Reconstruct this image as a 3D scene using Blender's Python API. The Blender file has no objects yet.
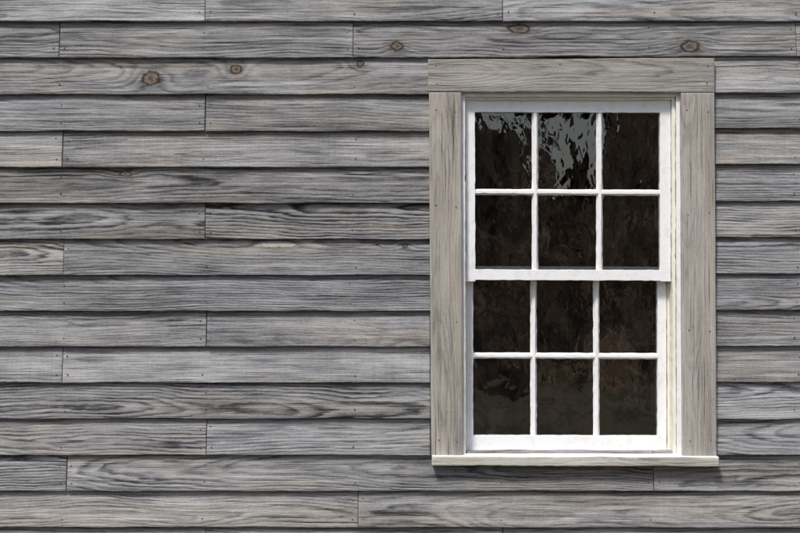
import bpy, bmesh, math, random
import numpy as np
from mathutils import Vector

R = np.random.RandomState(7)
random.seed(7)
S = 0.004          # metres per photo pixel on the wall plane
D = 5.0            # camera distance
CZ = 1.75          # camera height

def P(px, py, y):
    k = (D + y) / D
    return np.array([(px - 400.0) * S * k, y, CZ + (266.5 - py) * S * k])

scene = bpy.context.scene
scene.view_settings.view_transform = 'Standard'
scene.view_settings.look = 'None'
scene.view_settings.exposure = 0

# ------------------------------------------------------------------ node helper
class NT:
    def __init__(self, name):
        self.m = bpy.data.materials.new(name)
        self.m.use_nodes = True
        self.t = self.m.node_tree
        self.t.nodes.clear()
        self.out = self.n('ShaderNodeOutputMaterial')
    def n(self, kind, **kw):
        nd = self.t.nodes.new(kind)
        for k, v in kw.items():
            setattr(nd, k, v)
        return nd
    def put(self, sock, v):
        if isinstance(v, bpy.types.NodeSocket):
            self.t.links.new(v, sock)
        else:
            sock.default_value = v
    def math(self, op, a, b=0.0, c=None, clamp=False):
        nd = self.n('ShaderNodeMath', operation=op)
        nd.use_clamp = clamp
        self.put(nd.inputs[0], a); self.put(nd.inputs[1], b)
        if c is not None: self.put(nd.inputs[2], c)
        return nd.outputs[0]
    def attr(self, name, vec=False):
        nd = self.n('ShaderNodeAttribute', attribute_name=name)
        return nd.outputs['Vector'] if vec else nd.outputs['Fac']
    def vec(self, x, y, z):
        nd = self.n('ShaderNodeCombineXYZ')
        self.put(nd.inputs[0], x); self.put(nd.inputs[1], y); self.put(nd.inputs[2], z)
        return nd.outputs[0]
    def noise(self, v, scale=1.0, detail=2.0, rough=0.5, dist=0.0):
        nd = self.n('ShaderNodeTexNoise')
        self.put(nd.inputs['Vector'], v)
        nd.inputs['Scale'].default_value = scale
        nd.inputs['Detail'].default_value = detail
        nd.inputs['Roughness'].default_value = rough
        nd.inputs['Distortion'].default_value = dist
        return nd.outputs['Fac']
    def maprange(self, v, a, b, c=0.0, d=1.0, smooth=False):
        nd = self.n('ShaderNodeMapRange')
        if smooth: nd.interpolation_type = 'SMOOTHSTEP'
        self.put(nd.inputs[0], v)
        nd.inputs[1].default_value = a; nd.inputs[2].default_value = b
        nd.inputs[3].default_value = c; nd.inputs[4].default_value = d
        return nd.outputs[0]
    def ramp(self, v, stops, interp='LINEAR'):
        nd = self.n('ShaderNodeValToRGB')
        cr = nd.color_ramp
        cr.interpolation = interp
        while len(cr.elements) < len(stops): cr.elements.new(0.5)
        for e, (p, c) in zip(cr.elements, stops):
            e.position = p
            e.color = (c, c, c, 1) if isinstance(c, (int, float)) else (*c, 1)
        self.put(nd.inputs[0], v)
        return nd.outputs[0]
    def mix(self, f, a, b, mode='MIX'):
        nd = self.n('ShaderNodeMix', data_type='RGBA', blend_type=mode)
        self.put(nd.inputs[0], f)
        for i, v in ((6, a), (7, b)):
            if isinstance(v, tuple) and len(v) == 3: v = (*v, 1)
            self.put(nd.inputs[i], v)
        return nd.outputs[2]
    def bump(self, h, strength, dist, normal=None):
        nd = self.n('ShaderNodeBump')
        self.put(nd.inputs['Height'], h)
        nd.inputs['Strength'].default_value = strength
        nd.inputs['Distance'].default_value = dist
        if normal is not None: self.put(nd.inputs['Normal'], normal)
        return nd.outputs[0]
    def principled(self, col, rough, normal=None, spec=0.3):
        nd = self.n('ShaderNodeBsdfPrincipled')
        if isinstance(col, tuple) and len(col) == 3: col = (*col, 1)
        self.put(nd.inputs['Base Color'], col)
        self.put(nd.inputs['Roughness'], rough)
        nd.inputs['Specular IOR Level'].default_value = spec
        if normal is not None: self.put(nd.inputs['Normal'], normal)
        self.t.links.new(nd.outputs[0], self.out.inputs[0])
        return self.m
    def geo(self):
        return self.n('ShaderNodeNewGeometry').outputs['Position']
    def mapping(self, v, scale=(1, 1, 1), loc=(0, 0, 0)):
        nd = self.n('ShaderNodeMapping')
        self.put(nd.inputs[0], v)
        nd.inputs['Scale'].default_value = scale
        nd.inputs['Location'].default_value = loc
        return nd.outputs[0]

# ------------------------------------------------------------------ weathered wood
def make_wood(name, stops, warm, warm_amt, scar_col=(0.50, 0.46, 0.37), gain=1.0, ringgain=1.0):
    m = NT(name)
    gc = m.attr('gc', True)
    sp = m.n('ShaderNodeSeparateXYZ'); m.put(sp.inputs[0], gc)
    u, v, s = sp.outputs
    ring = m.attr('ring'); tone = m.attr('tone'); con = m.attr('contrast')
    knot = m.attr('knot'); scar = m.attr('scar'); saw = m.attr('saw')
    def nz(su, sv, off, detail=3.0, rough=0.55):
        return m.noise(m.vec(m.math('MULTIPLY', u, su), m.math('MULTIPLY', v, sv), m.math('ADD', s, off)), 1.0, detail, rough)
    fine = nz(9, 380, 0.0, 2, 0.7)
    med = nz(1.5, 85, 3.1, 3, 0.7)
    blot = nz(2.4, 12, 11.3, 4, 0.65)
    crk = nz(2.8, 210, 17.9, 1, 0.5)
    sawn = nz(150, 3, 23.3, 1, 0.5)
    grit = nz(90, 260, 33.3, 1, 0.5)
    rd = nz(12, 150, 29.1, 2, 0.6)
    r2 = m.math('ADD', ring, m.math('MULTIPLY', m.math('SUBTRACT', rd, 0.5), 0.75))
    fr = m.math('FRACT', r2)
    rv = m.ramp(fr, [(0.0, 0.58), (0.10, 0.92), (0.35, 0.85), (0.60, 0.60), (0.78, 0.12), (0.90, 0.05), (1.0, 0.58)])
    rid = m.math('FLOOR', r2)
    wn = m.n('ShaderNodeTexWhiteNoise', noise_dimensions='2D')
    m.put(wn.inputs['Vector'], m.vec(rid, s, 0.0))
    ringamp = m.math('MULTIPLY', m.maprange(wn.outputs['Value'], 0, 1, 0.3, 1.3),
                     m.maprange(blot, 0.32, 0.68, 1.25, 0.25))
    rterm = m.math('MULTIPLY', m.math('MULTIPLY', m.math('SUBTRACT', rv, 0.60), con), ringamp)
    L = m.math('ADD', tone, m.math('MULTIPLY', rterm, 0.27 * ringgain))
    L = m.math('ADD', L, m.math('MULTIPLY', m.math('SUBTRACT', fine, 0.5), 0.62 * gain))
    L = m.math('ADD', L, m.math('MULTIPLY', m.math('SUBTRACT', med, 0.5), 0.78 * gain))
    L = m.math('ADD', L, m.math('MULTIPLY', m.math('SUBTRACT', blot, 0.5), 0.85 * gain))
    L = m.math('ADD', L, m.math('MULTIPLY', m.math('SUBTRACT', grit, 0.5), 0.26 * gain))
    L = m.math('ADD', L, m.math('MULTIPLY', m.math('MULTIPLY', m.math('SUBTRACT', sawn, 0.5), saw), 0.10))
    ck = m.maprange(crk, 0.67, 0.72, 0.0, 1.0)
    L = m.math('SUBTRACT', L, m.math('MULTIPLY', ck, 0.36), clamp=True)
    col = m.ramp(L, stops)
    wb = m.n('ShaderNodeTexWhiteNoise', noise_dimensions='1D'); m.put(wb.inputs['W'], s)
    col = m.mix(m.math('MULTIPLY', wb.outputs['Value'], 0.6), col, m.mix(1.0, col, warm, 'MULTIPLY'))
    wf = m.math('MULTIPLY', m.maprange(nz(0.9, 11, 41.0, 3, 0.65), 0.45, 0.68), warm_amt, clamp=True)
    col = m.mix(wf, col, m.mix(1.0, col, warm, 'MULTIPLY'))
    kn = m.math('ADD', knot, m.math('MULTIPLY', m.math('SUBTRACT', nz(50, 70, 51.0, 2), 0.5), 1.0))
    kcol = m.ramp(m.math('MULTIPLY', kn, 0.5), [(0.0, (0.02, 0.016, 0.014)), (0.10, (0.07, 0.055, 0.045)), (0.20, (0.13, 0.102, 0.082)),
                       (0.32, (0.18, 0.140, 0.105)), (0.40, (0.08, 0.065, 0.052)), (0.46, (0.018, 0.016, 0.015)), (0.54, (0.03, 0.027, 0.025)), (0.66, (0.13, 0.12, 0.11)), (1.0, (0.16, 0.16, 0.16))])
    kmask = m.maprange(kn, 0.95, 1.5, 0.95, 0.0)
    khalo = m.maprange(kn, 1.0, 3.2, 0.65, 0.0)
    col = m.mix(khalo, col, m.mix(1.0, col, (0.66, 0.62, 0.58), 'MULTIPLY'))
    col = m.mix(kmask, col, kcol)
    sn = m.math('ADD', scar, m.math('MULTIPLY', m.math('SUBTRACT', nz(40, 160, 61.0, 2, 0.6), 0.5), 2.2))
    col = m.mix(m.maprange(sn, 0.7, 1.2, 0.85, 0.0), col, scar_col)
    h = m.math('ADD', m.math('MULTIPLY', rv, m.math('MULTIPLY', con, 0.5)), m.math('MULTIPLY', fine, 1.2))
    h = m.math('ADD', h, m.math('MULTIPLY', med, 0.9))
    h = m.math('SUBTRACT', h, m.math('MULTIPLY', ck, 1.3))
    nrm = m.bump(h, 0.65, 0.0022)
    return m.principled(col, 0.82, nrm, 0.2)

siding_mat = make_wood('weathered_siding_wood',
    [(0.0, (0.023, 0.0245, 0.028)), (0.25, (0.094, 0.099, 0.108)), (0.5, (0.226, 0.234, 0.248)), (0.75, (0.392, 0.402, 0.416)), (1.0, (0.59, 0.60, 0.605))],
    (1.0, 0.925, 0.82), 0.85, ringgain=1.75)
casing_mat = make_wood('weathered_casing_wood',
    [(0.0, (0.08, 0.076, 0.072)), (0.25, (0.205, 0.198, 0.188)), (0.5, (0.36, 0.35, 0.334)), (0.75, (0.475, 0.465, 0.448)), (1.0, (0.60, 0.59, 0.57))],
    (1.0, 0.93, 0.84), 0.6, gain=0.75, ringgain=0.85)
sill_mat = make_wood('flaking_painted_sill_wood',
    [(0.0, (0.12, 0.12, 0.10)), (0.25, (0.26, 0.26, 0.23)), (0.5, (0.44, 0.44, 0.40)), (0.75, (0.60, 0.60, 0.56)), (1.0, (0.74, 0.74, 0.71))],
    (0.92, 0.90, 0.78), 0.7)

# ------------------------------------------------------------------ mesh builder for boards
def noise1(x, rs, wl, n=5):
    o = np.zeros_like(x)
    for i in range(n):
        f = 2 * math.pi / (wl * (0.45 + 1.3 * rs.rand()))
        o += np.sin(x * f + rs.rand() * 6.283) * (0.4 + 0.6 * rs.rand())
    return o / (n ** 0.5)

def noise2(u, v, rs, wu, wv, n=7):
    o = np.zeros_like(u)
    for i in range(n):
        fu = 2 * math.pi / (wu * (0.5 + 1.2 * rs.rand())) * rs.choice([-1, 1])
        fv = 2 * math.pi / (wv * (0.5 + 1.2 * rs.rand()))
        o += np.sin(u * fu + v * fv + rs.rand() * 6.283)
    return o / (n ** 0.5)

class Boards:
    def __init__(self):
        self.v = []; self.q = []; self.sm = []; self.nv = 0
        self.a = {k: [] for k in ('ring', 'tone', 'contrast', 'knot', 'scar', 'saw')}
        self.gc = []
    def add(self, c00, c10, c11, c01, thick, res=0.006, tone=0.5, contrast=1.0, saw=0.3, knots=(), scars=(),
            spacing=0.0105, wob=0.0012, seed=None, d0=None, slope=None, bev=0.0016):
        rs = np.random.RandomState(seed if seed is not None else R.randint(1 << 30))
        c00, c10, c11, c01 = map(np.asarray, (c00, c10, c11, c01))
        Lu = np.linalg.norm(c10 - c00); Lv = np.linalg.norm(c01 - c00)
        def axis(L):
            n = max(2, int(L / res))
            a = np.linspace(0.003, L - 0.003, n)
            return np.concatenate([[0.0, 0.0012], a, [L - 0.0012, L]]) / L
        us = axis(Lu); vs = axis(Lv)
        U, V = np.meshgrid(us, vs)
        nu, nv = len(us), len(vs)
        pos = (c00[None, None] * ((1 - U) * (1 - V))[..., None] + c10 * (U * (1 - V))[..., None]
               + c11 * (U * V)[..., None] + c01 * ((1 - U) * V)[..., None])
        u = U * Lu; v = (V - 0.5) * Lv
        vd = (c01 - c00) / Lv; ud = (c10 - c00) / Lu
        w0 = (noise1(us * Lu, rs, 0.5) + 0.45 * noise1(us * Lu, rs, 0.05)) * wob
        w1 = (noise1(us * Lu, rs, 0.5)) * wob
        fall0 = np.exp(-(V * Lv) / 0.02); fall1 = np.exp(-((1 - V) * Lv) / 0.02)
        pos += (w0[None, :] * fall0 + w1[None, :] * fall1)[..., None] * vd
        pos[..., 1] += noise1(us * Lu, rs, 0.9)[None, :] * 0.0012
        du = np.minimum(U * Lu, (1 - U) * Lu); dv = np.minimum(V * Lv, (1 - V) * Lv)
        dd = np.minimum(du, dv)
        pos[..., 1] += bev * np.clip(1 - dd / 0.003, 0, 1) ** 2
        d0_ = rs.uniform(-0.02, 0.06) if d0 is None else d0
        sl = rs.choice([-1, 1]) * rs.uniform(0.02, 0.05) if slope is None else slope
        zc = rs.uniform(-0.5, 0.5) * Lv + noise1(u, rs, 1.3) * 0.012 + noise1(u, rs, 0.35) * 0.002
        d = d0_ + sl * (u - Lu * 0.5) + noise1(u, rs, 0.9) * 0.010
        r = np.sqrt((v - zc) ** 2 + d ** 2 + 0.0003)
        r += noise2(u, v, rs, 0.35, 0.10) * 0.0014 + noise2(u, v, rs, 0.12, 0.04) * 0.0006
        kn = np.full_like(u, 9.0); sc = np.full_like(u, 9.0)
        for (kx, kz, ka, kb) in knots:
            du_ = (pos - np.array([kx, 0, kz]))
            a = du_ @ ud; b = du_ @ vd
            q = (a / (ka * 3.0)) ** 2 + (b / (kb * 1.9)) ** 2
            r += 0.042 * np.exp(-q) * (kb / 0.03)
            kn = np.minimum(kn, np.sqrt((a / ka) ** 2 + (b / kb) ** 2))
        for (kx, kz, ka, kb) in scars:
            du_ = (pos - np.array([kx, 0, kz]))
            a = du_ @ ud; b = du_ @ vd
            sc = np.minimum(sc, np.sqrt((a / ka) ** 2 + (b / kb) ** 2))
            r += 0.02 * np.exp(-((a / (ka * 2)) ** 2 + (b / (kb * 2.5)) ** 2))
        sp_ = spacing * rs.uniform(0.75, 1.25)
        ring = r / sp_ + 20
        sd = rs.rand() * 200
        off = rs.rand(2) * 5
        gc = np.stack([u + off[0], v + off[1], np.full_like(u, sd)], -1)
        N = nu * nv
        idx = np.arange(N).reshape(nv, nu) + self.nv
        quads = np.stack([idx[:-1, :-1], idx[:-1, 1:], idx[1:, 1:], idx[1:, :-1]], -1).reshape(-1, 4)
        border = np.concatenate([np.arange(nu), np.arange(1, nv) * nu + nu - 1,
                                 (nv - 1) * nu + np.arange(nu - 2, -1, -1), np.arange(nv - 2, 0, -1) * nu])
        pf = pos.reshape(-1, 3)
        b1 = pf[border]; b2 = b1 + np.array([0, thick, 0])
        nb = len(border)
        i1 = self.nv + N + np.arange(nb); i2 = i1 + nb
        rq = np.stack([i2, np.roll(i2, -1), np.roll(i1, -1), i1], -1)
        self.v.append(np.concatenate([pf, b1, b2]))
        self.q.append(quads); self.sm.append(np.ones(len(quads), bool))
        self.q.append(rq); self.sm.append(np.zeros(nb, bool))
        def ext(x):
            x = x.reshape(N, -1)
            return np.concatenate([x, x[border], x[border]])
        self.gc.append(ext(gc))
        for k, arr in (('ring', ring), ('knot', kn), ('scar', sc), ('tone', np.full_like(u, tone)),
                       ('contrast', np.full_like(u, contrast)), ('saw', np.full_like(u, saw))):
            self.a[k].append(ext(arr)[:, 0])
        self.nv += N + 2 * nb
    def build(self, name, mat, parent):
        v = np.concatenate(self.v).astype(np.float32); q = np.concatenate(self.q).astype(np.int32)
        sm = np.concatenate(self.sm)
        me = bpy.data.meshes.new(name)
        me.vertices.add(len(v)); me.vertices.foreach_set('co', v.ravel())
        me.loops.add(q.size); me.loops.foreach_set('vertex_index', q.ravel())
        me.polygons.add(len(q))
        me.polygons.foreach_set('loop_start', np.arange(0, q.size, 4, dtype=np.int32))
        me.polygons.foreach_set('use_smooth', sm)
        me.update(calc_edges=True)
        for k, l in self.a.items():
            at = me.attributes.new(k, 'FLOAT', 'POINT'); at.data.foreach_set('value', np.concatenate(l).astype(np.float32))
        at = me.attributes.new('gc', 'FLOAT_VECTOR', 'POINT'); at.data.foreach_set('vector', np.concatenate(self.gc).astype(np.float32).ravel())
        me.materials.append(mat)
        ob = bpy.data.objects.new(name, me); scene.collection.objects.link(ob)
        ob.parent = parent
        return ob

def empty(name):
    e = bpy.data.objects.new(name, None); scene.collection.objects.link(e); return e

def mesh_obj(name, verts, faces, mat, parent=None, bevel=0, smooth=False):
    me = bpy.data.meshes.new(name); me.from_pydata([tuple(map(float, v)) for v in verts], [], faces); me.update()
    me.materials.append(mat)
    ob = bpy.data.objects.new(name, me); scene.collection.objects.link(ob); ob.parent = parent
    if smooth:
        for p in me.polygons: p.use_smooth = True
    if bevel:
        b = ob.modifiers.new('bevel', 'BEVEL'); b.width = bevel; b.segments = 2; b.limit_method = 'ANGLE'
    return ob

def box(name, x0, x1, y0, y1, z0, z1, mat, parent=None, bevel=0):
    v = [(x0, y0, z0), (x1, y0, z0), (x1, y1, z0), (x0, y1, z0), (x0, y0, z1), (x1, y0, z1), (x1, y1, z1), (x0, y1, z1)]
    f = [(0, 3, 2, 1), (4, 5, 6, 7), (0, 1, 5, 4), (1, 2, 6, 5), (2, 3, 7, 6), (3, 0, 4, 7)]
    return mesh_obj(name, v, f, mat, parent, bevel)

# ------------------------------------------------------------------ siding
wall = empty('clapboard_wall')
window = empty('sash_window')

rows = [
    (21, 21, [205, 503], [0.57, 0.51, 0.55], 0.8, 0.3),
    (57.5, 56, [59, 353, 797], [0.43, 0.46, 0.43, 0.50], 0.9, 0.2),
    (94, 92.5, [], [0.49], 0.8, 0.2),
    (131, 128, [205], [0.51, 0.42], 0.7, 0.3),
    (167, 164, [62], [0.59, 0.55], 0.5, 0.8),
    (203, 201, [], [0.39], 0.9, 0.2),
    (239, 237, [205], [0.39, 0.43], 1.3, 0.2),
    (275, 273.5, [63], [0.52, 0.44], 1.3, 0.3),
    (311, 310, [], [0.43], 1.0, 0.2),
    (346.5, 346, [206], [0.49, 0.45], 0.7, 0.5),
    (382.5, 382, [62], [0.54, 0.59], 0.4, 0.9),
    (418.5, 419, [], [0.42], 1.2, 0.3),
    (455, 455, [206], [0.50, 0.55], 1.0, 0.3),
    (491, 491, [66, 654], [0.53, 0.47, 0.5], 1.2, 0.4),
    (527, 528, [358], [0.56, 0.51], 1.0, 0.4),
    (563, 564, [205, 503], [0.5, 0.5, 0.5], 0.7, 0.4),
]
knots_px = {
    1: [(397, 47, 5.6, 4.5), (519, 29, 10, 4.4), (690, 47, 8.6, 5.4)],
    2: [(151, 79, 8.2, 6.8), (236, 70, 5.4, 4.5), (360, 64, 3.6, 3.2)],
    5: [(125, 174, 6, 2.6)],
    7: [(405, 246, 2.8, 2.2), (377, 245, 1.6, 1.2)],
}
scars_px = {7: [(276, 245, 18, 2.5)]}

yF = -0.025
yT = -0.004
HID = 0.018
sid = Boards()
XL, XR = -600, 1500

def seg_board(pxa, pxb, yb_a, yb_b, yt_a, yt_b, res, gap=0.55, **kw):
    ga = R.uniform(0.15, gap); gb = R.uniform(0.15, gap)
    pxa += ga; pxb -= gb
    yf = yF + R.uniform(-0.0022, 0.0022)
    a = P(pxa, yb_a, yf); b = P(pxb, yb_b, yf)
    c = P(pxb, yt_b, yT) + np.array([0, 0, HID]); d = P(pxa, yt_a, yT) + np.array([0, 0, HID])
    c[0] = b[0]; d[0] = a[0]
    sid.add(a, b, c, d, 0.0195, res=res, **kw)

def wlist(lst, k):
    return lst[min(k, len(lst) - 1)]

def K(lst, a, b):
    out = []
    for (x, y, rx, ry) in lst:
        if a <= x <= b:
            p = P(x, y, -0.015); out.append((p[0], p[2], rx * S, ry * S))
    return out

for i, (yl, yr, joints, tones, con, saw) in enumerate(rows):
    pl, pr = (rows[i - 1][0], rows[i - 1][1]) if i else (-15.5, -15.5)
    cut = 2 <= i <= 12
    js = sorted(set(joints + ([-82] if 59 in joints or 62 in joints or 63 in joints or 66 in joints else [-235]) + [945]))
    edges = [XL] + js + [XR]
    segs = []
    for a, b in zip(edges[:-1], edges[1:]):
        if cut:
            if a < 430 < b:
                segs.append((a, 430.5))
                if b > 716: segs.append((714.5, b))
                continue
            if a >= 430 and b <= 715: continue
        segs.append((a, b))
    for n, (a, b) in enumerate(segs):
        infr = b > 0 and a < 800
        def ya(x, l, r): return l + (r - l) * min(1, max(0, (x - 430) / 285.0))
        if infr:
            cnt = sum(1 for (aa, bb) in segs[:n] if bb > 0)
            t = wlist(tones, cnt)
            if a > 700 and cut: t = 0.52 + R.uniform(-0.06, 0.05)
        else: t = 0.47
        seg_board(a, b, ya(a, yl, yr), ya(b, yl, yr), ya(a, pl, pr), ya(b, pl, pr), 0.006 if infr else 0.02,
                  tone=t, contrast=con * R.uniform(0.85, 1.15), saw=saw,
                  knots=K(knots_px.get(i, []), a, b), scars=K(scars_px.get(i, []), a, b), seed=1000 + i * 17 + n)
ylist = [(-15.5 - 36.3 * k, -15.5 - 36.3 * (k + 1)) for k in range(0, 9)] + [(600, 563.5), (636, 600)]
for j, (yb, yt) in enumerate(ylist):
    js = [XL, -235 + 147 * (j % 2), 205 + 147 * (j % 2), 650 + 147 * (j % 2), 1090, XR]
    for a, b in zip(js[:-1], js[1:]):
        seg_board(a, b, yb, yb, yt, yt, 0.02, tone=0.48 + R.uniform(-.04, .04), contrast=0.8, saw=0.3)
sid.build('siding', siding_mat, wall)

# nails
nm = NT('rusted_nail'); nail_mat = nm.principled(nm.ramp(nm.noise(nm.geo(), 300, 2), [(0.3, (0.03, 0.025, 0.022)), (0.7, (0.14, 0.12, 0.11))]), 0.7)
nv, nf = [], []
def nail(px, py, y, r=0.0030):
    c = P(px, py, y); b = len(nv); n = 8
    for ring_, (rr, yy) in enumerate(((r, 0.0), (r * 0.8, -0.0012))):
        for k in range(n):
            a = 2 * math.pi * k / n
            nv.append((c[0] + rr * math.cos(a), c[1] + yy, c[2] + rr * math.sin(a)))
    for k in range(n):
        nf.append((b + k, b + (k + 1) % n, b + n + (k + 1) % n, b + n + k))
    nf.append(tuple(b + n + k for k in range(n)))
for i, (yl, yr, joints, *_ ) in enumerate(rows):
    for st in (-82, 62, 205, 353, 503, 652, 797, 945):
        if 2 <= i <= 12 and 424 < st < 722: continue
        yb = yl if st < 572 else yr
        offs = (-5.5, 5.5) if any(abs(j - st) < 6 for j in joints) else (R.uniform(-3, 3),)
        for o in offs:
            jx = min(joints, key=lambda q: abs(q - st)) if len(offs) == 2 else st
            py = yb - 8 + R.uniform(-1.5, 1.5)
            f = (yb - py) * S / (36.2 * S + HID)
            nail(jx + o, py, yF + (yT - yF) * f - 0.0008, R.uniform(0.0028, 0.0038))
            if len(offs) == 2 or R.rand() < 0.4:
                py = yb - 27 + R.uniform(-2, 2); f = (yb - py) * S / (36.2 * S + HID)
                nail(jx + o + R.uniform(-1, 1), py, yF + (yT - yF) * f - 0.0008, R.uniform(0.0026, 0.0034))
mesh_obj('nails', nv, nf, nail_mat, wall)

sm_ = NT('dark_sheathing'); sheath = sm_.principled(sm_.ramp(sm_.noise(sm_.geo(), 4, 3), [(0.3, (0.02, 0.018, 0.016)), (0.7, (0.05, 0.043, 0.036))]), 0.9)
x0, x1 = (XL - 400) * S, (XR - 400) * S
ox0, ox1 = (461 - 400) * S, (682 - 400) * S
oz0, oz1 = CZ + (266.5 - 457) * S, CZ + (266.5 - 90) * S
ZT = CZ + (266.5 + 15.5 + 36.3 * 9) * S
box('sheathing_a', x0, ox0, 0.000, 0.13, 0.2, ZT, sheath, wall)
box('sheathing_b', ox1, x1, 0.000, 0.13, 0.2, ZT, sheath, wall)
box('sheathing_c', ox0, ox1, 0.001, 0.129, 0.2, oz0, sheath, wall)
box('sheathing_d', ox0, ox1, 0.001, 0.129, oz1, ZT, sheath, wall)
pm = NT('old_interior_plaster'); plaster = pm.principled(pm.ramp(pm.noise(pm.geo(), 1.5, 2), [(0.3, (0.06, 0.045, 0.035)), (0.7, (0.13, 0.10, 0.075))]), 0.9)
dep = 5.0
box('end_wall_west', x0, x0 + 0.12, 0.131, dep, 0.2, ZT, sheath, wall)
box('end_wall_east', x1 - 0.12, x1, 0.131, dep, 0.2, ZT, sheath, wall)
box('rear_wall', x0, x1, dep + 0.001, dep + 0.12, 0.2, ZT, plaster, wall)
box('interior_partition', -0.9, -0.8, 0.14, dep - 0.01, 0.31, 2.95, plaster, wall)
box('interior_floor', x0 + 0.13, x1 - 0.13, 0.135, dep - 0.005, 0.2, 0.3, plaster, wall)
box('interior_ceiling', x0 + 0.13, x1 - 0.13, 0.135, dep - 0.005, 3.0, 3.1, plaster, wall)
fm = NT('foundation_stone'); fstone = fm.principled(fm.ramp(fm.noise(fm.geo(), 9, 4), [(0.3, (0.13, 0.125, 0.12)), (0.7, (0.3, 0.29, 0.27))]), 0.9)
box('foundation', x0 + 0.02, x1 - 0.02, 0.01, dep, -0.2, 0.197, fstone, wall)
rm = NT('roof_shingles'); rp = rm.mapping(rm.geo(), (5, 5, 5))
roofm = rm.principled(rm.ramp(rm.noise(rp, 2, 4), [(0.3, (0.05, 0.05, 0.052)), (0.7, (0.12, 0.12, 0.12))]), 0.9)
rv_ = [(x0 - .3, -0.22, ZT - .02), (x1 + .3, -0.22, ZT - .02), (x1 + .3, dep / 2, ZT + 1.8), (x0 - .3, dep / 2, ZT + 1.8), (x0 - .3, dep + .3, ZT - .02), (x1 + .3, dep + .3, ZT - .02)]
rv_ += [(a, b, c + 0.1) for a, b, c in rv_]
mesh_obj('roof', rv_, [(0, 3, 2, 1), (3, 4, 5, 2), (6, 7, 8, 9), (9, 8, 11, 10), (0, 1, 7, 6), (4, 10, 11, 5), (0, 6, 9, 3), (3, 9, 10, 4), (1, 2, 8, 7), (2, 5, 11, 8)], roofm, wall)

# ------------------------------------------------------------------ window casing
yC = -0.042
cas = Boards()
cas.add(P(428.5, 91.5, yC - .002), P(714.8, 92.2, yC - .002), P(714.5, 57.8, yC - .002), P(428, 59.5, yC - .002), 0.046, res=0.005, tone=0.37, contrast=1.0, saw=0.35, spacing=0.009, seed=5, d0=0.06, slope=0.03)
def vboard(B, xa0, xa1, xb0, xb1, ytop, ybot, y, thick, **kw):
    B.add(P(xb1, ybot, y), P(xa1, ytop, y), P(xa0, ytop, y), P(xb0, ybot, y), thick, **kw)
vboard(cas, 429, 461, 431.3, 462.5, 92.3, 456, yC, 0.044, res=0.005, tone=0.47, contrast=0.8, saw=0.4, spacing=0.008, seed=11, d0=0.05, slope=0.02, wob=0.0006)
vboard(cas, 681, 714.5, 682.8, 716.8, 92.8, 456, yC, 0.044, res=0.005, tone=0.47, contrast=0.7, saw=0.4, spacing=0.008, seed=21, d0=0.06, slope=-0.015, wob=0.0006)
cas.build('casing', casing_mat, window)
sill = Boards()
sill.add(P(432, 465.6, -0.066), P(719, 466.4, -0.066), P(719, 457.4, -0.066), P(432, 456.6, -0.066), 0.12, res=0.004, tone=0.54, contrast=0.6, saw=0.6, seed=14, spacing=0.008)
sill.build('sill_front', sill_mat, window)
a = P(432, 456.6, -0.0665); b = P(719, 457.4, -0.0665)
st_v = [(a[0] + .001, -0.064, a[2] + 0.0008), (b[0] - .001, -0.064, b[2] + 0.0008), (b[0] - .001, 0.10, b[2] + 0.012), (a[0] + .001, 0.10, a[2] + 0.012),
        (a[0] + .001, -0.064, a[2] - 0.004), (b[0] - .001, -0.064, b[2] - 0.004), (b[0] - .001, 0.10, b[2] - 0.004), (a[0] + .001, 0.10, a[2] - 0.004)]
# ------------------------------------------------------------------ white paint
w = NT('white_window_paint')
pz = w.geo()
n1 = w.noise(w.mapping(pz, (6, 6, 6)), 1, 2)
n2 = w.noise(w.mapping(pz, (110, 110, 110)), 1, 2, 0.6)
n3 = w.noise(w.mapping(pz, (25, 25, 25)), 1, 4, 0.75)
wc = w.ramp(n1, [(0.3, (0.785, 0.795, 0.80)), (0.7, (0.82, 0.825, 0.825))])
wc = w.mix(w.maprange(n3, 0.50, 0.72, 0, 0.5), wc, (0.58, 0.57, 0.52))
wc = w.mix(w.maprange(n2, 0.66, 0.74, 0, 0.6), wc, (0.36, 0.35, 0.32))
paint = w.principled(wc, 0.5, w.bump(w.math('ADD', w.math('MULTIPLY', n2, 0.5), n3), 0.5, 0.0014), 0.35)
w = NT('cream_bounce_jamb_paint'); pz = w.geo()
n1 = w.noise(w.mapping(pz, (12, 12, 3)), 1, 4, 0.7)
cream = w.principled(w.ramp(n1, [(0.3, (0.66, 0.63, 0.50)), (0.7, (0.80, 0.79, 0.72))]), 0.55, w.bump(n1, 0.3, 0.002), 0.3)  # cream jamb paint; yellowish bounce in the recess is put into its colour
mesh_obj('sill_top', st_v, [(0, 1, 2, 3), (4, 7, 6, 5), (0, 4, 5, 1), (1, 5, 6, 2), (3, 2, 6, 7), (0, 3, 7, 4)], paint, window)

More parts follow.
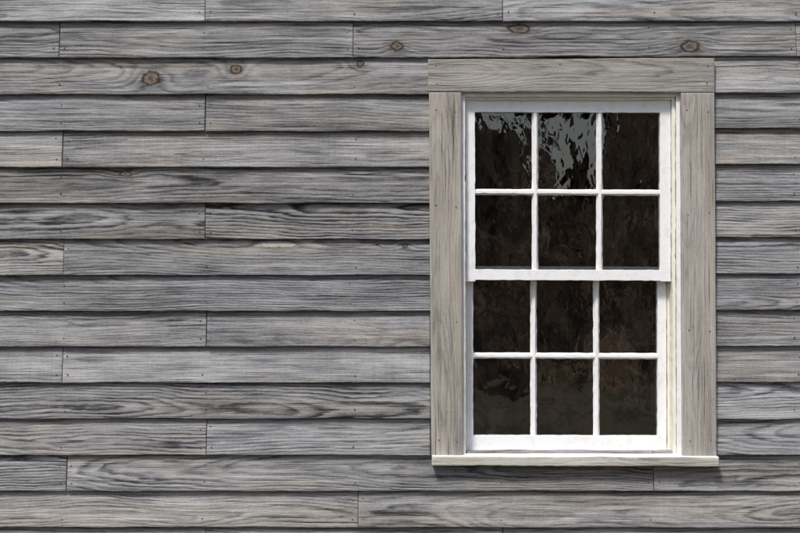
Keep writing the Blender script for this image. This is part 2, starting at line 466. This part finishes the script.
def stick(name, pa, pb, wa, y_front, y_back, mat, wf=None, seg=0.02, jit=0.0006, bevel=0.0012):
    if wf is None: wf = wa
    A = P(pa[0], pa[1], y_front); B = P(pb[0], pb[1], y_front)
    L = np.linalg.norm(B - A); d = (B - A) / L
    side = np.array([d[2], 0, -d[0]])
    n = max(2, int(L / seg))
    vs, fs = [], []
    rs = np.random.RandomState(int(pa[0] * 7 + pa[1] * 13 + pb[0] * 3 + pb[1] * 5) % (1 << 30))
    for k in range(n + 1):
        t = k / n; p = A + (B - A) * t
        j = rs.randn(4) * jit
        hb, hf = wa * S / 2, wf * S / 2
        for (o, yy) in ((-hb + j[0], y_back), (-hf + j[1], y_front), (hf + j[2], y_front), (hb + j[3], y_back)):
            q = p + side * o; vs.append((q[0], yy, q[2]))
    for k in range(n):
        for c in range(4):
            a_, b_ = k * 4 + c, k * 4 + (c + 1) % 4
            fs.append((a_, b_, b_ + 4, a_ + 4))
    fs.append((0, 3, 2, 1)); fs.append((n * 4, n * 4 + 1, n * 4 + 2, n * 4 + 3))
    ob = mesh_obj(name, vs, fs, mat, window, bevel)
    bm = bmesh.new(); bm.from_mesh(ob.data)
    bmesh.ops.recalc_face_normals(bm, faces=bm.faces)
    bm.to_mesh(ob.data); bm.free()
    return ob

stick('stop_left', (463.3, 457), (462.8, 92.4), 4.6, -0.020, 0.118, paint)
stick('stop_right', (680.2, 457), (679.0, 92.4), 5.4, -0.020, 0.118, paint)
stick('stop_head', (465.2, 94.2), (676.6, 94.2), 4.2, -0.021, 0.117, paint)
stick('jamb_bead', (674.6, 457), (673.4, 96), 3.2, -0.006, 0.116, cream)
stick('head_bead', (465.4, 98.0), (672.0, 98.0), 3.6, -0.004, 0.115, cream)
yU = 0.008
stick('upper_stile_left', (470.6, 281.5), (470.2, 99.4), 9.4, yU, yU + 0.036, paint)
stick('upper_stile_right', (665.6, 281.5), (665.4, 99.4), 10.6, yU, yU + 0.036, paint)
stick('upper_top_rail', (474, 105.8), (661.0, 106.2), 12.4, yU + .0006, yU + 0.035, paint)
stick('meeting_rail', (474, 274.6), (661.0, 275.4), 10.6, yU - .001, yU + 0.046, paint)
MW, MF = 6.6, 2.6
for k, x in enumerate((535.4, 600.0)):
    stick('upper_muntin_v%d' % k, (x, 270), (x, 111), MW, yU + 0.003, yU + 0.020, paint, wf=MF, bevel=0.0006)
stick('upper_muntin_h', (474, 191.8), (661.0, 192.6), MW - 0.4, yU + 0.0036, yU + 0.020, paint, wf=MF, bevel=0.0006)
yL = 0.054
stick('lower_stile_left', (468.8, 455.5), (468.8, 272), 9.0, yL, yL + 0.036, paint)
stick('lower_stile_right', (662.4, 455.5), (662.0, 272), 8.8, yL, yL + 0.036, paint)
stick('lower_bottom_rail', (472.5, 445.2), (658.6, 445.6), 19.6, yL + .0006, yL + 0.035, paint)
stick('lower_top_rail', (472.5, 272.0), (658.6, 272.6), 12, yL + .0007, yL + 0.035, paint)
for k, x in enumerate((534.0, 597.0)):
    stick('lower_muntin_v%d' % k, (x, 436), (x - .2, 276), MW, yL + 0.003, yL + 0.020, paint, wf=MF, bevel=0.0006)
stick('lower_muntin_h', (472.5, 355.6), (658.6, 356.4), MW - 0.4, yL + 0.0036, yL + 0.020, paint, wf=MF, bevel=0.0006)
stick('liner_left', (466.5, 457), (466.5, 93), 3.0, 0.051, 0.114, cream)
stick('liner_right', (672.0, 457), (671.0, 93), 9.0, 0.056, 0.113, cream)

# glass panes
g = NT('old_wavy_glass')
gp = g.geo()
gn = g.noise(g.mapping(gp, (6, 6, 3.5)), 1, 2, 0.5, 0.6)
gn2 = g.noise(g.mapping(gp, (45, 45, 25)), 1, 1, 0.5, 0.4)
nr = g.bump(g.math('ADD', gn, g.math('MULTIPLY', gn2, 0.07)), 0.12, 0.02)
fr = g.n('ShaderNodeFresnel'); fr.inputs['IOR'].default_value = 1.52
fac = g.math('MULTIPLY', fr.outputs[0], 4.2, clamp=True)
tr = g.n('ShaderNodeBsdfTransparent'); tr.inputs[0].default_value = (0.86, 0.87, 0.85, 1)
gl = g.n('ShaderNodeBsdfGlossy'); gl.inputs['Roughness'].default_value = 0.01
g.t.links.new(nr, gl.inputs['Normal'])
mx = g.n('ShaderNodeMixShader'); g.put(mx.inputs[0], fac)
g.t.links.new(tr.outputs[0], mx.inputs[1]); g.t.links.new(gl.outputs[0], mx.inputs[2])
df = g.n('ShaderNodeBsdfDiffuse'); df.inputs[0].default_value = (0.30, 0.25, 0.20, 1)
dn = g.noise(g.mapping(gp, (12, 12, 4)), 1, 4, 0.7, 0.5)
mx2 = g.n('ShaderNodeMixShader'); g.put(mx2.inputs[0], g.maprange(dn, 0.42, 0.75, 0.001, 0.04))
g.t.links.new(mx.outputs[0], mx2.inputs[1]); g.t.links.new(df.outputs[0], mx2.inputs[2])
g.t.links.new(mx2.outputs[0], g.out.inputs[0])
def pane(name, xa, xb, ya, yb, y):
    A = P(xa - 2, yb + 2, y); B = P(xb + 2, ya - 2, y)
    t = R.uniform(-0.001, 0.001, 2)
    dx, dz = (B[0] - A[0]) / 2, (B[2] - A[2]) / 2
    vs = [(A[0], y - t[0] * dx - t[1] * dz, A[2]), (B[0], y + t[0] * dx - t[1] * dz, A[2]), (B[0], y + t[0] * dx + t[1] * dz, B[2]), (A[0], y - t[0] * dx + t[1] * dz, B[2])]
    mesh_obj(name, vs, [(0, 1, 2, 3)], g.m, window)
for r_, (ya, yb) in enumerate(((112, 189), (195, 269))):
    for c_, (xa, xb) in enumerate(((475, 532), (539, 597), (603, 660))):
        pane('upper_pane_%d%d' % (r_, c_), xa, xb, ya, yb, yU + 0.0195)
for r_, (ya, yb) in enumerate(((280, 353), (359, 435))):
    for c_, (xa, xb) in enumerate(((473, 531), (537, 594), (600, 658))):
        pane('lower_pane_%d%d' % (r_, c_), xa, xb, ya, yb, yL + 0.0195)

nv, nf = [], []
for (px, py) in ((436, 66), (437, 84), (708, 66), (707, 83), (560, 64), (436, 110), (455, 112), (436, 205), (456, 207), (438, 320), (457, 322), (439, 440), (457, 442),
                 (687, 110), (708, 112), (688, 215), (709, 213), (689, 330), (710, 331), (690, 441), (711, 440)):
    nail(px, py, yC - 0.0022 if py < 92 else yC - 0.0006, 0.0028)
mesh_obj('casing_nails', nv, nf, nail_mat, window)

# ------------------------------------------------------------------ ground, bank, trees (behind the photographer, reflected in the panes)
gm = NT('dry_grass_ground'); gpos = gm.geo()
gcol = gm.ramp(gm.noise(gpos, 0.8, 4, 0.65), [(0.3, (0.05, 0.042, 0.028)), (0.5, (0.10, 0.085, 0.056)), (0.7, (0.17, 0.145, 0.10))])
gmat = gm.principled(gcol, 0.95, gm.bump(gm.noise(gpos, 14, 3, 0.7), 0.8, 0.05), 0.1)
mesh_obj('ground', [(-300, -300, 0), (300, -300, 0), (300, 300, 0), (-300, 300, 0)], [(0, 1, 2, 3)], gmat)

hm = NT('brown_hillside_scrub'); hp = hm.geo()
hn = hm.noise(hm.mapping(hp, (1.1, 0.5, 0.6)), 1, 5, 0.70, 1.4)
hmat = hm.principled(hm.ramp(hn, [(0.38, (0.008, 0.006, 0.005)), (0.48, (0.038, 0.026, 0.017)), (0.57, (0.13, 0.085, 0.052)), (0.70, (0.30, 0.22, 0.15))]), 0.95, hm.bump(hn, 0.9, 0.4), 0.1)
def crest(x):  # unseen crest notched, trees set over it, to shape the panes' sky reflections
    c = 5.9 + 0.35 * math.sin(x * 0.4 + 1) + 0.2 * math.sin(x * 1.3)
    c -= 1.15 * math.exp(-((x - 2.4) / 0.7) ** 4)
    c -= 2.55 * math.exp(-((x - 4.15) / 0.82) ** 4)
    c += 1.0 * math.exp(-((x - 7) / 1.6) ** 2)
    return c
nx, ny = 400, 60
hv, hf = [], []
for j in range(ny + 1):
    for i in range(nx + 1):
        x = -60 + 120 * i / nx; y = -11 - 30 * j / ny
        t = min(1, max(0, (-11 - y) / 15)); z = -0.3 + (crest(x) + .3) * (t ** 1.25)
        z += random.uniform(-.15, .15) * min(1, t * 3)
        if y < -27: z -= (-27 - y) * 0.45
        hv.append((x, y, z))
for j in range(ny):
    for i in range(nx):
        a_ = j * (nx + 1) + i
        hf.append((a_, a_ + nx + 1, a_ + nx + 2, a_ + 1))
mesh_obj('hillside', hv, hf, hmat, smooth=True)

bk = NT('tree_bark'); bark = bk.principled(bk.ramp(bk.noise(bk.mapping(bk.geo(), (6, 6, 1.5)), 1, 3, 0.7), [(0.3, (0.03, 0.025, 0.02)), (0.7, (0.12, 0.10, 0.08))]), 0.9)
lf = NT('russet_leaves'); leafm = lf.principled(lf.ramp(lf.noise(lf.geo(), 1.1, 3, 0.6), [(0.3, (0.03, 0.022, 0.012)), (0.5, (0.07, 0.045, 0.025)), (0.7, (0.13, 0.08, 0.045))]), 0.8)
def tree(x, y, z0, h, rad, low, seed, nc=26):
    rs = random.Random(seed)
    vs, fs, mi = [], [], []
    def limb(p, q, r0, r1, n=7):
        p = Vector(p); q = Vector(q); d = (q - p).normalized()
        s_ = d.orthogonal().normalized(); t_ = d.cross(s_); b = len(vs)
        for (c, r) in ((p, r0), ((p + q) / 2 + s_ * 0.05, (r0 + r1) / 2), (q, r1)):
            for k in range(n):
                a = 6.2832 * k / n; vs.append(c + s_ * r * math.cos(a) + t_ * r * math.sin(a))
        for l in range(2):
            for k in range(n):
                fs.append((b + l * n + k, b + l * n + (k + 1) % n, b + (l + 1) * n + (k + 1) % n, b + (l + 1) * n + k)); mi.append(0)
    limb((x, y, z0 - 1), (x + rs.uniform(-.3, .3), y, z0 + h * 0.55), 0.13, 0.08)
    limb((x, y, z0 + h * 0.5), (x + rs.uniform(-.4, .4), y, z0 + h * 0.95), 0.08, 0.03)
    for k in range(nc):
        a = rs.uniform(0, 6.28); hh = rs.uniform(low, 1.0); rr = rad * (0.25 + 0.75 * rs.random()) * math.sin(math.pi * min(0.95, 0.3 + 0.65 * (hh - low) / (1.001 - low)))
        c = Vector((x + rr * math.cos(a), y + rr * math.sin(a) * 0.7, z0 + h * hh))
        if k % 2 == 0: limb((x, y, z0 + h * hh * 0.8), c, 0.04, 0.012, 5)
        cr = rs.uniform(0.4, 0.75)
        for q in range(150):
            p = c + Vector((rs.gauss(0, 1), rs.gauss(0, 1), rs.gauss(0, 0.6))) * cr * 0.5
            s = rs.uniform(0.07, 0.13)
            d1 = Vector((rs.gauss(0, 1), rs.gauss(0, 1), rs.gauss(0, 1))).normalized(); d2 = d1.orthogonal().normalized()
            b = len(vs)
            vs.extend([p - d1 * s * 1.3, p + d2 * s * 0.7, p + d1 * s * 1.3, p - d2 * s * 0.7]); fs.append((b, b + 1, b + 2, b + 3)); mi.append(1)
    me = bpy.data.meshes.new('tree'); me.from_pydata([tuple(v) for v in vs], [], fs); me.update()
    me.materials.append(bark); me.materials.append(leafm)
    me.polygons.foreach_set('material_index', mi)
    ob = bpy.data.objects.new('tree', me); scene.collection.objects.link(ob)
for k, (x, y, z0, h, r, lo, nc) in enumerate([(5.6, -27.5, 3.2, 4.4, 1.4, 0.60, 24), (3.9, -28, 3.4, 3.8, 0.9, 0.66, 18), (-6, -29, 4, 6, 2.4, .3, 26), (11.5, -29, 4, 6, 2.4, .3, 26), (-14, -29, 4, 6, 2.4, .3, 26)]):
    tree(x, y, z0, h, r, lo, 100 + k, nc)

# ------------------------------------------------------------------ light
elev, az = math.radians(55), math.radians(-28)
sd = Vector((math.sin(az) * math.cos(elev), -math.cos(az) * math.cos(elev), math.sin(elev)))
sun = bpy.data.lights.new('sun', 'SUN'); sun.energy = 3.6; sun.angle = math.radians(10); sun.color = (1.0, 0.97, 0.93)
so = bpy.data.objects.new('sun', sun); scene.collection.objects.link(so)
so.rotation_euler = (-sd).to_track_quat('-Z', 'Y').to_euler()
wd = bpy.data.worlds.new('World'); scene.world = wd; wd.use_nodes = True
nt = wd.node_tree; bg = nt.nodes['Background']
sk = nt.nodes.new('ShaderNodeTexSky'); sk.sky_type = 'NISHITA'; sk.sun_disc = False
sk.sun_elevation = elev; sk.sun_rotation = math.atan2(sd.x, sd.y); sk.dust_density = 3.0; sk.air_density = 1.0; sk.ozone_density = 0.8
nt.links.new(sk.outputs[0], bg.inputs[0]); bg.inputs[1].default_value = 0.13

# ------------------------------------------------------------------ camera
cam = bpy.data.cameras.new('camera'); co = bpy.data.objects.new('camera', cam); scene.collection.objects.link(co)
co.location = (0, -D, CZ); co.rotation_euler = (math.radians(90), 0, 0)
cam.sensor_width = 36; cam.lens = 36 * D / (800 * S); cam.clip_end = 1000
scene.camera = co
